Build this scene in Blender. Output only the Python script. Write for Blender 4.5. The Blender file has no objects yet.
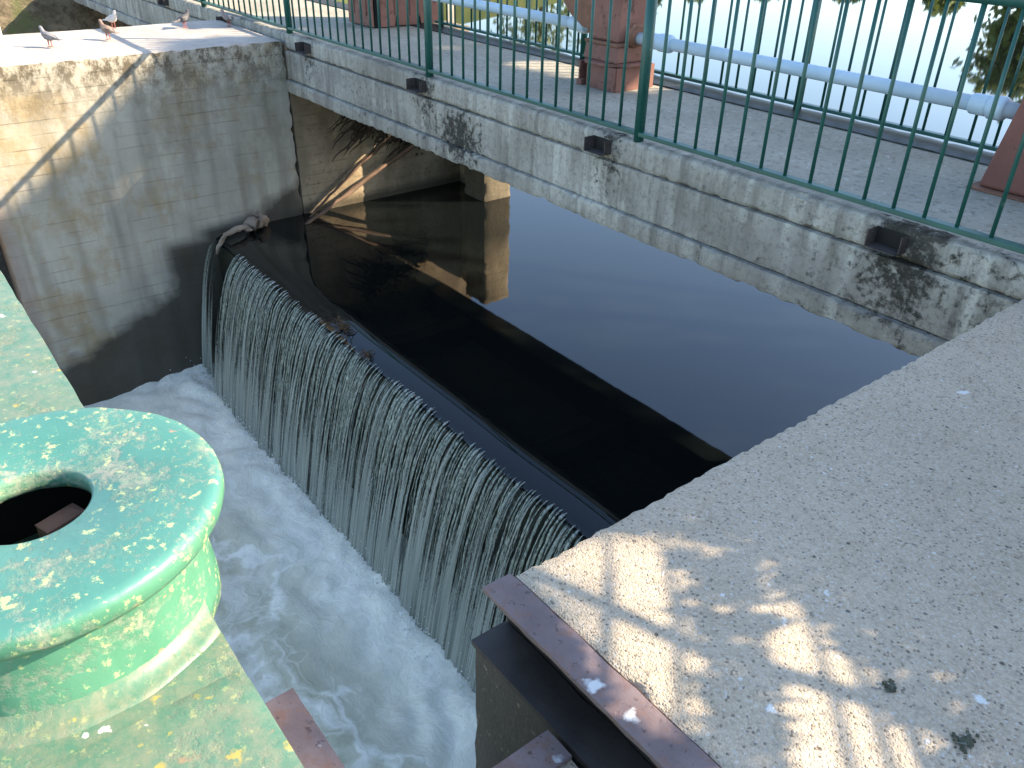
import bpy, bmesh, math, random
from mathutils import Vector, Matrix, noise
random.seed(7)
R = math.radians
scn = bpy.context.scene
col = scn.collection

# ------------------------------------------------------------------ layout (metres)
ZW = -1.95          # river level above the weir
ZT = -3.60          # tail water level
XL = -9.03          # face of the left pier
XR = -1.20          # face of the right pier
YB = 3.95           # downstream face of the footbridge
YR = 5.90           # upstream face of the footbridge
SUN = Vector((.70, 1.0, .75)).normalized()

# ------------------------------------------------------------------ object helpers
def tag(o, label=None, cat=None, group=None, kind=None):
    if label: o['label'] = label
    if cat: o['category'] = cat
    if group: o['group'] = group
    if kind: o['kind'] = kind
    return o

def empty(name, loc=(0, 0, 0), rz=0, label=None, cat=None, group=None):
    o = bpy.data.objects.new(name, None)
    o.empty_display_size = .1
    col.objects.link(o)
    o.location = loc
    o.rotation_euler = (0, 0, rz)
    return tag(o, label, cat, group)

def link(name, bm, mat, parent=None, smooth=False, world=True, keep=False):
    """one bmesh -> one object; with a parent, world=True takes the mesh in world coordinates"""
    me = bpy.data.meshes.new(name)
    if not keep:
        bmesh.ops.recalc_face_normals(bm, faces=bm.faces)
    bm.to_mesh(me)
    bm.free()
    if smooth or len(me.polygons) > 400:
        for p in me.polygons: p.use_smooth = True
        if not smooth: me.set_sharp_from_angle(angle=R(42))
    me.materials.append(mat)
    o = bpy.data.objects.new(name, me)
    col.objects.link(o)
    if parent is not None:
        o.parent = parent
        if world:
            top = parent
            M = Matrix.Identity(4)
            while top is not None:
                M = (Matrix.Translation(top.location) @ top.rotation_euler.to_matrix().to_4x4()) @ M
                top = top.parent
            me.transform(M.inverted())
    return o

def dup(o, parent=None):
    c = o.copy()
    col.objects.link(c)
    if parent is not None: c.parent = parent
    for ch in list(o.children): dup(ch, c)
    return c

def bev(o, w=.006, seg=2):
    m = o.modifiers.new('bevel', 'BEVEL')
    m.width = w; m.segments = seg; m.limit_method = 'ANGLE'; m.angle_limit = R(35)
    return o

# ------------------------------------------------------------------ mesh helpers
def box(bm, x0, x1, y0, y1, z0, z1):
    v = [bm.verts.new((x, y, z)) for z in (z0, z1) for (x, y) in ((x0, y0), (x1, y0), (x1, y1), (x0, y1))]
    for f in ((3, 2, 1, 0), (4, 5, 6, 7), (0, 1, 5, 4), (1, 2, 6, 5), (2, 3, 7, 6), (3, 0, 4, 7)):
        bm.faces.new([v[i] for i in f])

def prism(bm, pts, axis, a, b):
    """polygon pts (2-D) swept along an axis from a to b"""
    def P(u, v, w):
        return {'x': (w, u, v), 'y': (u, w, v), 'z': (u, v, w)}[axis]
    A = [bm.verts.new(P(u, v, a)) for u, v in pts]
    B = [bm.verts.new(P(u, v, b)) for u, v in pts]
    n = len(pts)
    bm.faces.new(A); bm.faces.new(B[::-1])
    for i in range(n): bm.faces.new((A[i], B[i], B[(i + 1) % n], A[(i + 1) % n]))

def tube(bm, pts, rad, n=8, cap=True):
    pts = [Vector(p) for p in pts]
    if not isinstance(rad, (list, tuple)): rad = [rad] * len(pts)
    rings = []
    up = None
    for i, p in enumerate(pts):
        d = (pts[min(i + 1, len(pts) - 1)] - pts[max(i - 1, 0)]).normalized()
        if up is None:
            up = d.orthogonal().normalized()
        up = (up - d * up.dot(d)).normalized()
        s = d.cross(up)
        rings.append([bm.verts.new(p + (up * math.cos(2 * math.pi * k / n) + s * math.sin(2 * math.pi * k / n)) * rad[i]) for k in range(n)])
    for a, b in zip(rings, rings[1:]):
        for k in range(n): bm.faces.new((a[k], a[(k + 1) % n], b[(k + 1) % n], b[k]))
    if cap:
        bm.faces.new(rings[0][::-1]); bm.faces.new(rings[-1])

def lathe(bm, prof, c, n=64, axis='z', close=False):
    """(r, h) profile turned about an axis through c; r = 0 closes the end"""
    c = Vector(c)
    rings = []
    for r, h in prof:
        def P(a):
            u, v = r * math.cos(a), r * math.sin(a)
            return c + (Vector((u, v, h)) if axis == 'z' else Vector((h, u, v)) if axis == 'x' else Vector((u, h, v)))
        if r < 1e-6: rings.append([bm.verts.new(P(0))])
        else: rings.append([bm.verts.new(P(2 * math.pi * k / n)) for k in range(n)])
    pairs = list(zip(rings, rings[1:]))
    if close: pairs.append((rings[-1], rings[0]))
    for a, b in pairs:
        for k in range(n):
            j = (k + 1) % n
            if len(a) == 1 and len(b) == 1: continue
            if len(a) == 1: bm.faces.new((a[0], b[k], b[j]))
            elif len(b) == 1: bm.faces.new((a[k], a[j], b[0]))
            else: bm.faces.new((a[k], a[j], b[j], b[k]))

def lin(a, b, step):
    n = max(1, int(round((b - a) / step)))
    return [a + (b - a) * i / n for i in range(n + 1)]

def rough_box(bm, x0, x1, y0, y1, z0, z1, step=.05, amp=.004, chip=.012, faces='xXyYzZ', f=9.0, fine=None):
    """box of fine quads whose faces undulate and whose edges are chipped and worn"""
    sx, sy, sz = fine or (step, step, step)
    xs, ys, zs = lin(x0, x1, sx), lin(y0, y1, sy), lin(z0, z1, sz)
    cache = {}
    cen = Vector(((x0 + x1) / 2, (y0 + y1) / 2, (z0 + z1) / 2))
    def V(x, y, z):
        k = (round(x, 4), round(y, 4), round(z, 4))
        if k in cache: return cache[k]
        p = Vector((x, y, z))
        d = Vector((0, 0, 0)); ext = 0
        for i, (a, b) in enumerate(((x0, x1), (y0, y1), (z0, z1))):
            if abs(p[i] - a) < 1e-5: d[i] -= 1; ext += 1
            elif abs(p[i] - b) < 1e-5: d[i] += 1; ext += 1
        n1 = noise.noise(p * f * .12) * .8 + noise.noise(p * f * .5) * .2
        q = p + d * amp * n1
        if ext >= 2:
            c = abs(noise.noise(p * f * 1.1 + Vector((5, 5, 5)))) ** 1.3 * 1.6 + abs(noise.noise(p * f * 3.1)) * .6 + .25
            q -= d * chip * c
        cache[k] = bm.verts.new(q)
        return cache[k]
    def grid(us, vs, P):
        for i in range(len(us) - 1):
            for j in range(len(vs) - 1):
                bm.faces.new((P(us[i], vs[j]), P(us[i + 1], vs[j]), P(us[i + 1], vs[j + 1]), P(us[i], vs[j + 1])))
    if 'x' in faces: grid(ys, zs, lambda u, v: V(x0, u, v))
    if 'X' in faces: grid(ys, zs, lambda u, v: V(x1, u, v))
    if 'y' in faces: grid(xs, zs, lambda u, v: V(u, y0, v))
    if 'Y' in faces: grid(xs, zs, lambda u, v: V(u, y1, v))
    if 'z' in faces: grid(xs, ys, lambda u, v: V(u, v, z0))
    if 'Z' in faces: grid(xs, ys, lambda u, v: V(u, v, z1))

# ------------------------------------------------------------------ node helpers
class NT:
    def __init__(s, name):
        s.m = bpy.data.materials.new(name); s.m.use_nodes = True
        s.t = s.m.node_tree; s.t.nodes.clear()
        s.out = s.t.nodes.new('ShaderNodeOutputMaterial')
        s.co = s.t.nodes.new('ShaderNodeNewGeometry').outputs['Position']
    def n(s, typ, **kw):
        nd = s.t.nodes.new(typ)
        for k, v in kw.items(): setattr(nd, k, v)
        return nd
    def put(s, sock, v):
        if hasattr(v, 'is_output'): s.t.links.new(v, sock)
        else: sock.default_value = v
    def map(s, scale=(1, 1, 1), loc=(0, 0, 0), rot=(0, 0, 0), co=None):
        nd = s.n('ShaderNodeMapping')
        s.put(nd.inputs[0], co or s.co)
        nd.inputs['Scale'].default_value = scale; nd.inputs['Location'].default_value = loc; nd.inputs['Rotation'].default_value = rot
        return nd.outputs[0]
    def noise(s, scale, co=None, detail=4, rough=.55, dist=0, out=0):
        nd = s.n('ShaderNodeTexNoise')
        s.put(nd.inputs['Vector'], co or s.co)
        nd.inputs['Scale'].default_value = scale; nd.inputs['Detail'].default_value = detail
        nd.inputs['Roughness'].default_value = rough; nd.inputs['Distortion'].default_value = dist
        return nd.outputs[out]
    def vor(s, scale, co=None, feature='F1', rand=1, out='Distance'):
        nd = s.n('ShaderNodeTexVoronoi', feature=feature)
        s.put(nd.inputs['Vector'], co or s.co)
        nd.inputs['Scale'].default_value = scale; nd.inputs['Randomness'].default_value = rand
        return nd.outputs[out]
    def ramp(s, v, a, b, lo=0., hi=1., smooth=False):
        nd = s.n('ShaderNodeMapRange')
        if smooth: nd.interpolation_type = 'SMOOTHSTEP'
        s.put(nd.inputs[0], v)
        for i, x in enumerate((a, b, lo, hi)): nd.inputs[i + 1].default_value = x
        return nd.outputs[0]
    def mul(s, a, b, op='MULTIPLY', c=None):
        nd = s.n('ShaderNodeMath', operation=op)
        s.put(nd.inputs[0], a); s.put(nd.inputs[1], b)
        if c is not None: s.put(nd.inputs[2], c)
        return nd.outputs[0]
    def mix(s, f, a, b, mode='MIX'):
        nd = s.n('ShaderNodeMix', data_type='RGBA', blend_type=mode)
        s.put(nd.inputs[0], f)
        for i, v in ((6, a), (7, b)):
            if isinstance(v, tuple) and len(v) == 3: v = v + (1,)
            s.put(nd.inputs[i], v)
        return nd.outputs[2]
    def xyz(s, co=None):
        nd = s.n('ShaderNodeSeparateXYZ'); s.put(nd.inputs[0], co or s.co); return nd.outputs
    def bump(s, h, strength=.5, dist=.01, prev=None):
        nd = s.n('ShaderNodeBump'); s.put(nd.inputs['Height'], h)
        nd.inputs['Strength'].default_value = strength; nd.inputs['Distance'].default_value = dist
        if prev is not None: s.put(nd.inputs['Normal'], prev)
        return nd.outputs[0]
    def pbr(s, colr, rough=.8, normal=None, metal=0., spec=.4, ior=None):
        p = s.n('ShaderNodeBsdfPrincipled')
        if isinstance(colr, tuple) and len(colr) == 3: colr = colr + (1,)
        s.put(p.inputs['Base Color'], colr); s.put(p.inputs['Roughness'], rough); s.put(p.inputs['Metallic'], metal)
        s.put(p.inputs['Specular IOR Level'], spec)
        if ior: p.inputs['IOR'].default_value = ior
        if normal is not None: s.put(p.inputs['Normal'], normal)
        return p
    def done(s, sh):
        s.t.links.new(sh.outputs[0] if hasattr(sh, 'outputs') else sh, s.out.inputs[0])
        return s.m

# ------------------------------------------------------------------ materials
def mat_left_wall():
    t = NT('board_formed_concrete')
    x, y, z = t.xyz()
    big = t.noise(.9, detail=5)
    c = t.mix(t.ramp(big, .3, .7), (.335, .30, .235), (.45, .41, .33))
    c = t.mix(t.mul(t.ramp(t.noise(1.6, detail=6, rough=.6), .42, .7), .7), c, (.51, .465, .37))
    # vertical run-off streaks
    st = t.noise(1, t.map((6, 6, .5)), detail=2.5, rough=.5)
    c = t.mix(t.mul(t.ramp(st, .46, .72), .6), c, (.17, .15, .11))
    st2 = t.noise(1, t.map((5, 5, .45), loc=(9, 3, 2)), detail=4)
    c = t.mix(t.mul(t.ramp(st2, .55, .72), .6), c, (.52, .49, .43))
    # ochre lichen / rust bloom
    oc = t.noise(1.7, t.map(loc=(4, 2, 9)), detail=7, rough=.7)
    c = t.mix(t.mul(t.ramp(oc, .50, .66), .6), c, (.31, .215, .085))
    # shuttering board joints
    wob = t.mul(t.noise(1.2, detail=3), .03)
    fz = t.mul(t.mul(t.mul(z, wob, 'ADD'), 1 / .125), 1, 'FRACT')
    line = t.ramp(t.mul(fz, .5, 'SUBTRACT'), -.5, -.40, 1, 0)
    brk = t.ramp(t.noise(3.0, t.map((1, 1, 3)), detail=3), .38, .6)
    line = t.mul(line, brk)
    c = t.mix(t.mul(line, t.ramp(t.noise(.9, t.map(loc=(5, 5, 5)), detail=3), .35, .65, .06, .46)), c, (.12, .10, .075))
    # dark crusty lichen under the coping, in a ragged band
    ban = t.mul(t.ramp(z, -.62, -.10), t.ramp(t.noise(9, t.map((1, 1, .7)), detail=9, rough=.78), .44, .56))
    c = t.mix(t.mul(ban, .85), c, (.07, .052, .03))
    ban2 = t.mul(t.ramp(z, -2.2, -.2), t.ramp(t.noise(2.2, t.map((1, 1, .6), loc=(3, 8, 1)), detail=9, rough=.74), .50, .68))
    c = t.mix(t.mul(ban2, .62), c, (.135, .10, .06))
    # darker, smoother foot of the wall (its own waving outline)
    wn = t.mul(t.mul(t.noise(1.3, detail=4), .5, 'SUBTRACT'), .9)
    zl = t.mul(t.mul(t.mul(y, .52), -3.62, 'ADD'), wn, 'ADD')
    w1 = t.ramp(t.mul(z, zl, 'SUBTRACT'), .10, -.10)
    w2 = t.mul(t.ramp(t.mul(y, t.mul(wn, .4), 'ADD'), 2.24, 2.42), t.ramp(z, -1.90, -2.05))
    w3 = t.mul(t.ramp(z, -1.80, -1.93), t.ramp(y, 2.55, 2.8))
    wet = t.mul(t.mul(w1, w2, 'MAXIMUM'), w3, 'MAXIMUM')
    c = t.mix(t.mul(wet, .88), c, (.035, .031, .024))
    # reddish corner where the gate slot cuts the wall
    c = t.mix(t.mul(t.ramp(y, .98, .82), .5), c, (.22, .13, .10))
    # the flat top is bleached and trodden
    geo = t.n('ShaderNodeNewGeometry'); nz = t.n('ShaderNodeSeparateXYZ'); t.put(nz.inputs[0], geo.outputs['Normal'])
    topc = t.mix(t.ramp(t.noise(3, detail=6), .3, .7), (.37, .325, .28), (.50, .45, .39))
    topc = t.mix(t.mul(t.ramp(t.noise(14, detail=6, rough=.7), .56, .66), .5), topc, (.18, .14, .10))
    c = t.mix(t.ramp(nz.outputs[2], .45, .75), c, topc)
    h = t.mul(t.mul(line, -.6), t.mul(t.noise(22, detail=6, rough=.7), .7), 'ADD')
    b = t.bump(h, .55, .012)
    ro = t.ramp(wet, 0, 1, .92, .45)
    return t.done(t.pbr(c, ro, b, spec=.3))

def mat_slab():
    t = NT('exposed_aggregate_concrete')
    c = t.mix(t.ramp(t.noise(2.2, detail=6), .3, .7), (.48, .38, .272), (.59, .48, .35))
    c = t.mix(t.mul(t.ramp(t.noise(5, t.map(loc=(3, 1, 0)), detail=5, rough=.65), .5, .7), .5), c, (.40, .31, .20))
    # stones of several sizes
    g = t.vor(170, out='Color')
    gs = t.n('ShaderNodeSeparateColor'); t.put(gs.inputs[0], g)
    c = t.mix(.36, c, t.mix(gs.outputs[0], (.21, .18, .14), (.56, .50, .41)))
    c = t.mix(t.mul(t.ramp(gs.outputs[1], .95, .97), .5), c, (.60, .58, .55))
    c = t.mix(t.mul(t.ramp(gs.outputs[2], .93, .97), .6), c, (.075, .068, .06))
    g2 = t.vor(42, t.map(loc=(2, 7, 3)), out='Color')
    gs2 = t.n('ShaderNodeSeparateColor'); t.put(gs2.inputs[0], g2)
    d2 = t.mul(t.vor(42, t.map(loc=(2, 7, 3))), t.mul(t.noise(90, detail=3), .25), 'ADD')
    spot = t.mul(t.ramp(d2, .42, .30), t.ramp(gs2.outputs[0], .972, .98))
    c = t.mix(t.mul(spot, .8), c, (.66, .65, .62))
    spot2 = t.mul(t.ramp(d2, .42, .30), t.ramp(gs2.outputs[1], .968, .976))
    c = t.mix(t.mul(spot2, .8), c, (.05, .045, .04))
    c = t.mix(t.mul(t.ramp(t.noise(34, detail=6, rough=.7), .56, .66), .35), c, (.15, .135, .12))
    # bird droppings: few, large, irregular
    co = t.map(loc=(.37, .8, 0))
    wv = t.n('ShaderNodeVectorMath', operation='MULTIPLY_ADD')
    t.put(wv.inputs[0], t.noise(16, detail=4, out=1)); wv.inputs[1].default_value = (.09, .09, .09); t.put(wv.inputs[2], co)
    dd = t.vor(7.5, wv.outputs[0]); dc = t.vor(7.5, wv.outputs[0], out='Color')
    ds = t.n('ShaderNodeSeparateColor'); t.put(ds.inputs[0], dc)
    drop = t.mul(t.ramp(dd, .13, .09), t.ramp(ds.outputs[0], .86, .88))
    c = t.mix(t.mul(drop, .85), c, (.72, .73, .72))
    h = t.mul(t.noise(120, detail=3), t.ramp(t.vor(170), 0, .6, 1, 0), 'ADD')
    b = t.bump(h, .55, .004)
    b = t.bump(t.noise(7, detail=5), .35, .02, b)
    return t.done(t.pbr(c, .88, b, spec=.25))

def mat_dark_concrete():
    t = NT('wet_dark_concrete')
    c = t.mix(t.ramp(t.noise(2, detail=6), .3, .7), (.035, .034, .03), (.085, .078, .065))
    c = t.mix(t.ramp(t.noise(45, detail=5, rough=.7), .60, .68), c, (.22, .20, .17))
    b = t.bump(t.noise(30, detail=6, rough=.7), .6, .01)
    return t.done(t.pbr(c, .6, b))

def mat_beam():
    t = NT('weathered_bridge_concrete')
    x, y, z = t.xyz()
    c = t.mix(t.ramp(t.noise(1.6, detail=6), .3, .7), (.27, .262, .228), (.41, .40, .35))
    st = t.noise(1, t.map((11, 3, .9)), detail=6, rough=.62)
    c = t.mix(t.mul(t.ramp(st, .46, .66), .8), c, (.16, .15, .13))
    st2 = t.noise(1, t.map((7, 3, 1.2), loc=(5, 1, 3)), detail=5)
    c = t.mix(t.mul(t.ramp(st2, .54, .68), .7), c, (.58, .57, .50))
    # repaired patches of smoother mortar
    pt = t.noise(.8, t.map((1, 1, 2.2), loc=(1, 4, 2)), detail=2)
    c = t.mix(t.mul(t.ramp(pt, .55, .6), .5), c, (.30, .275, .245))
    # black moss cushions and pits, heavier in places
    dens = t.ramp(t.noise(.75, t.map(loc=(.0, 0, 5.2)), detail=2), .50, .78, .0, .075)
    endd = t.mul(t.ramp(x, -2.6, -1.3), .095)
    blob = t.n('ShaderNodeVectorMath', operation='DISTANCE'); t.put(blob.inputs[0], t.map((1, 0, 1.3))); blob.inputs[1].default_value = (-5.72, 0, -.40)
    dens = t.mul(dens, t.ramp(blob.outputs['Value'], .45, .05, 0, .26), 'ADD')
    for dx in (-8.5, -6.25, -3.98, -1.85):
        dn = t.mul(t.ramp(t.mul(t.mul(x, dx, 'SUBTRACT'), 0, 'ABSOLUTE'), .22, .05, 0, .17), t.ramp(z, -.5, -.12))
        dens = t.mul(dens, dn, 'ADD')
    dens = t.mul(dens, t.ramp(t.noise(1, t.map((5, 0, .4), loc=(3, 0, 2)), detail=3), .60, .72, 0, .07), 'ADD')
    thr = t.mul(t.mul(t.noise(17, detail=7, rough=.72), dens, 'ADD'), endd, 'ADD')
    moss = t.ramp(thr, .62, .74)
    c = t.mix(t.mul(moss, .92), c, (.022, .02, .014))
    c = t.mix(t.mul(t.ramp(t.noise(30, detail=9, rough=.8), .50, .62), .6), c, (.13, .12, .105))
    # casting joints
    j = t.mul(t.mul(t.mul(x, 1 / .62), 1, 'FRACT'), .5, 'SUBTRACT')
    jl = t.mul(t.ramp(t.mul(j, 0, 'ABSOLUTE'), .012, .004), t.ramp(t.noise(1.4, detail=1), .45, .55))
    jl = t.mul(jl, t.ramp(z, -.09, -.11))
    soft = t.noise(.9, t.map((1, 1, 1.6), loc=(2, 6, 4)), detail=5, rough=.6)
    c = t.mix(t.mul(t.ramp(soft, .47, .64), .6), c, (.16, .15, .13))
    h = t.mul(t.noise(26, detail=7, rough=.7), t.mul(moss, .6), 'ADD')
    b = t.bump(h, .6, .012)
    return t.done(t.pbr(c, .9, b, spec=.25))

def mat_deck():
    t = NT('bridge_deck_concrete')
    c = t.mix(t.ramp(t.noise(1.4, detail=6), .3, .7), (.275, .252, .195), (.38, .352, .28))
    c = t.mix(t.mul(t.ramp(t.noise(24, detail=8, rough=.75), .52, .62), .6), c, (.13, .115, .09))
    c = t.mix(t.mul(t.ramp(t.noise(33, t.map(loc=(8, 8, 8)), detail=4), .64, .68), .6), c, (.58, .56, .54))
    b = t.bump(t.noise(60, detail=5), .5, .006)
    return t.done(t.pbr(c, .88, b, spec=.25))

def mat_pillar(name='ochre_stained_concrete', ca=(.24, .185, .12), cb=(.44, .345, .23), wet_shade_z=(-1.80, -1.90, 0, .85)):
    t = NT(name)
    c = t.mix(t.ramp(t.noise(2.4, t.map((1, 1, .4)), detail=6), .35, .65), ca, cb)
    c = t.mix(t.mul(t.ramp(t.noise(20, detail=6, rough=.7), .56, .64), .6), c, (.12, .09, .06))
    zz = t.xyz()[2]
    fr = t.mul(t.mul(t.mul(zz, t.mul(t.noise(1.5, detail=3), .03), 'ADD'), 1 / .115), 1, 'FRACT')
    c = t.mix(t.mul(t.mul(t.ramp(fr, 0, .16, 1, 0), t.ramp(t.noise(4, detail=3), .4, .6)), .6), c, (.09, .07, .045))
    c = t.mix(t.mul(t.ramp(t.noise(1.3, t.map((1, 1, .7), loc=(3, 0, 1)), detail=6, rough=.65), .45, .62), .7), c, (.13, .095, .06))
    c = t.mix(t.ramp(zz, *wet_shade_z), c, (.06, .052, .036))  # darkening: waterline wet on the walls, painted shade on the slot pillar
    b = t.bump(t.noise(25, detail=6, rough=.7), .6, .015)
    return t.done(t.pbr(c, .9, b, spec=.2))

def mat_stone():
    t = NT('rough_stone')
    c = t.mix(t.ramp(t.noise(2.2, t.map((1, 1, 1.6)), detail=8, rough=.7), .35, .65), (.10, .08, .05), (.27, .215, .145))
    c = t.mix(t.mul(t.ramp(t.noise(9, detail=7, rough=.75), .5, .62), .7), c, (.07, .058, .04))
    c = t.mix(t.ramp(t.noise(1.4, detail=6), .55, .7), c, (.13, .14, .06))
    b = t.bump(t.noise(12, detail=7, rough=.7), .9, .04)
    return t.done(t.pbr(c, .95, b, spec=.2))

def mat_green_paint(name='chalky_green_paint', lo=(.48, .42), amt=0., fl=.0):
    t = NT(name)
    x, y, z = t.xyz()
    geo = t.n('ShaderNodeNewGeometry')
    c = t.mix(t.ramp(t.noise(5, detail=5), .3, .7), (.050, .175, .145), (.075, .225, .19))
    side = t.n('ShaderNodeSeparateXYZ'); t.put(side.inputs[0], geo.outputs['Normal'])
    up = t.ramp(side.outputs[2], .35, .8)
    c = t.mix(up, t.mix(t.ramp(t.noise(9, t.map((1, 1, .5)), detail=5), .35, .65), (.055, .185, .115), (.09, .25, .16)), c)  # upward faces teal: the sky's reflection is put into the colour
    # older coats showing through in flakes: pale yellow green, cream, pink primer
    f1 = t.mul(t.mul(t.noise(8, t.map((1, 1, 2), loc=(1.2, .3, 0)), detail=5, rough=.6), .5), t.mul(t.noise(60, detail=8, rough=.75), .5), 'ADD')
    flake = t.ramp(f1, .505 + fl, .59 + fl)
    c = t.mix(t.mul(flake, .62), c, t.mix(t.ramp(t.noise(24, detail=4), .42, .58), (.24, .32, .22), (.38, .33, .26)))
    f2 = t.noise(48, t.map(loc=(3, 7, 1)), detail=6, rough=.7)
    c = t.mix(t.mul(t.ramp(f2, .58, .63), .8), c, (.46, .50, .24))
    f3 = t.noise(26, t.map(loc=(7, 2, 4)), detail=6)
    c = t.mix(t.mul(t.ramp(f3, .67, .72), .8), c, (.46, .22, .15))
    # lower parts are crusted with dirt and yellow lichen
    low = t.ramp(t.mul(z, t.mul(t.noise(14, detail=5), .09), 'SUBTRACT'), *lo)
    dirt = t.mix(t.ramp(t.noise(26, detail=9, rough=.8), .40, .60), (.075, .15, .085), (.23, .20, .12))
    c = t.mix(t.mul(low, amt), c, dirt)
    li = t.mul(t.mul(low, amt), t.ramp(t.noise(26, t.map(loc=(2, 2, 6)), detail=6), .645, .70))
    c = t.mix(t.mul(li, .9), c, (.55, .38, .04))
    bd = t.mul(t.mul(low, amt), t.ramp(t.noise(17, t.map(loc=(5, 9, 6)), detail=5), .70, .715))
    c = t.mix(bd, c, (.75, .73, .70))
    h = t.mul(t.mul(flake, -.5), t.mul(t.noise(55, detail=5), .4), 'ADD')
    b = t.bump(h, .5, .004)
    ro = t.ramp(flake, 0, 1, .42, .8)
    return t.done(t.pbr(c, ro, b, spec=.5))

def mat_simple(name, a, b_, scale=8, rough=.6, metal=0, spot=None, spotthr=(.6, .66), sscale=20, bump=.3, spec=.4):
    t = NT(name)
    c = t.mix(t.ramp(t.noise(scale, detail=5), .3, .7), a, b_)
    if spot: c = t.mix(t.mul(t.ramp(t.noise(sscale, detail=6, rough=.7), *spotthr), .85), c, spot)
    bb = t.bump(t.noise(sscale * 2, detail=5), bump, .005)
    return t.done(t.pbr(c, rough, bb, metal, spec))

def mat_rusty_plate():
    t = NT('rusty_purple_steel')
    c = t.mix(t.ramp(t.noise(6, detail=6), .3, .7), (.135, .095, .095), (.235, .175, .17))
    c = t.mix(t.mul(t.ramp(t.noise(22, detail=6, rough=.7), .5, .66), .6), c, (.20, .095, .055))
    c = t.mix(t.mul(t.ramp(t.noise(60, detail=4, rough=.7), .6, .66), .8), c, (.05, .035, .03))
    w = t.n('ShaderNodeVectorMath', operation='MULTIPLY_ADD')
    t.put(w.inputs[0], t.noise(22, detail=4, out=1)); w.inputs[1].default_value = (.06, .06, .06); t.put(w.inputs[2], t.map(loc=(.1, .03, 0)))
    d = t.vor(9, w.outputs[0]); cc = t.vor(9, w.outputs[0], out='Color')
    s = t.n('ShaderNodeSeparateColor'); t.put(s.inputs[0], cc)
    c = t.mix(t.mul(t.mul(t.ramp(d, .24, .16), t.ramp(s.outputs[0], .62, .64)), .85), c, (.70, .70, .70))
    b = t.bump(t.noise(50, detail=6, rough=.7), .4, .004)
    return t.done(t.pbr(c, .55, b, 0, .5))

def mat_river():
    t = NT('still_river_water')
    b = t.bump(t.noise(6, t.map((1, .6, 1)), detail=2), .004, .02)
    return t.done(t.pbr((.0042, .0058, .0058), .03, b, 0, .5, ior=1.5))

def mat_foam():
    t = NT('churned_tail_water')
    x, y, z = t.xyz()
    w = t.n('ShaderNodeVectorMath', operation='MULTIPLY_ADD')
    t.put(w.inputs[0], t.noise(1.5, detail=4, out=1)); w.inputs[1].default_value = (1.1, 1.1, .2); t.put(w.inputs[2], t.map((.75, 1.25, 1), rot=(0, 0, .5)))
    e = t.vor(1.25, w.outputs[0], feature='DISTANCE_TO_EDGE')
    e2 = t.vor(3.1, t.map(loc=(3, 1, 0), co=w.outputs[0]), feature='DISTANCE_TO_EDGE')
    ve = t.mul(t.ramp(e, .13, .0, smooth=True), t.mul(t.ramp(e2, .11, .0, smooth=True), .65), 'MAXIMUM')
    cloud = t.noise(2.1, w.outputs[0], detail=7, rough=.66)
    near = t.ramp(t.mul(y, t.mul(cloud, .9), 'ADD'), 1.65, 2.55)
    far = t.ramp(t.mul(x, t.mul(cloud, 3.), 'ADD'), -3.2, -6.2)
    fm = t.mul(t.mul(ve, t.ramp(cloud, .30, .52)), t.mul(near, t.mul(far, .8), 'MAXIMUM'), 'MAXIMUM')
    fm = t.mul(fm, t.ramp(cloud, .45, .66, .05, .72), 'MAXIMUM')
    lace = t.ramp(t.noise(13, w.outputs[0], detail=6, rough=.7), .38, .62, .72, 1.)
    fm = t.mul(fm, lace)
    c = t.mix(fm, (.43, .425, .275), (.95, .925, .80))
    h = t.mul(t.mul(fm, .5), t.mul(t.noise(16, w.outputs[0], detail=6, rough=.65), .8), 'ADD')
    b = t.bump(h, .4, .03)
    ro = t.ramp(fm, 0, .7, .22, .8)
    return t.done(t.pbr(c, ro, b, 0, .45, ior=1.33))

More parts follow.
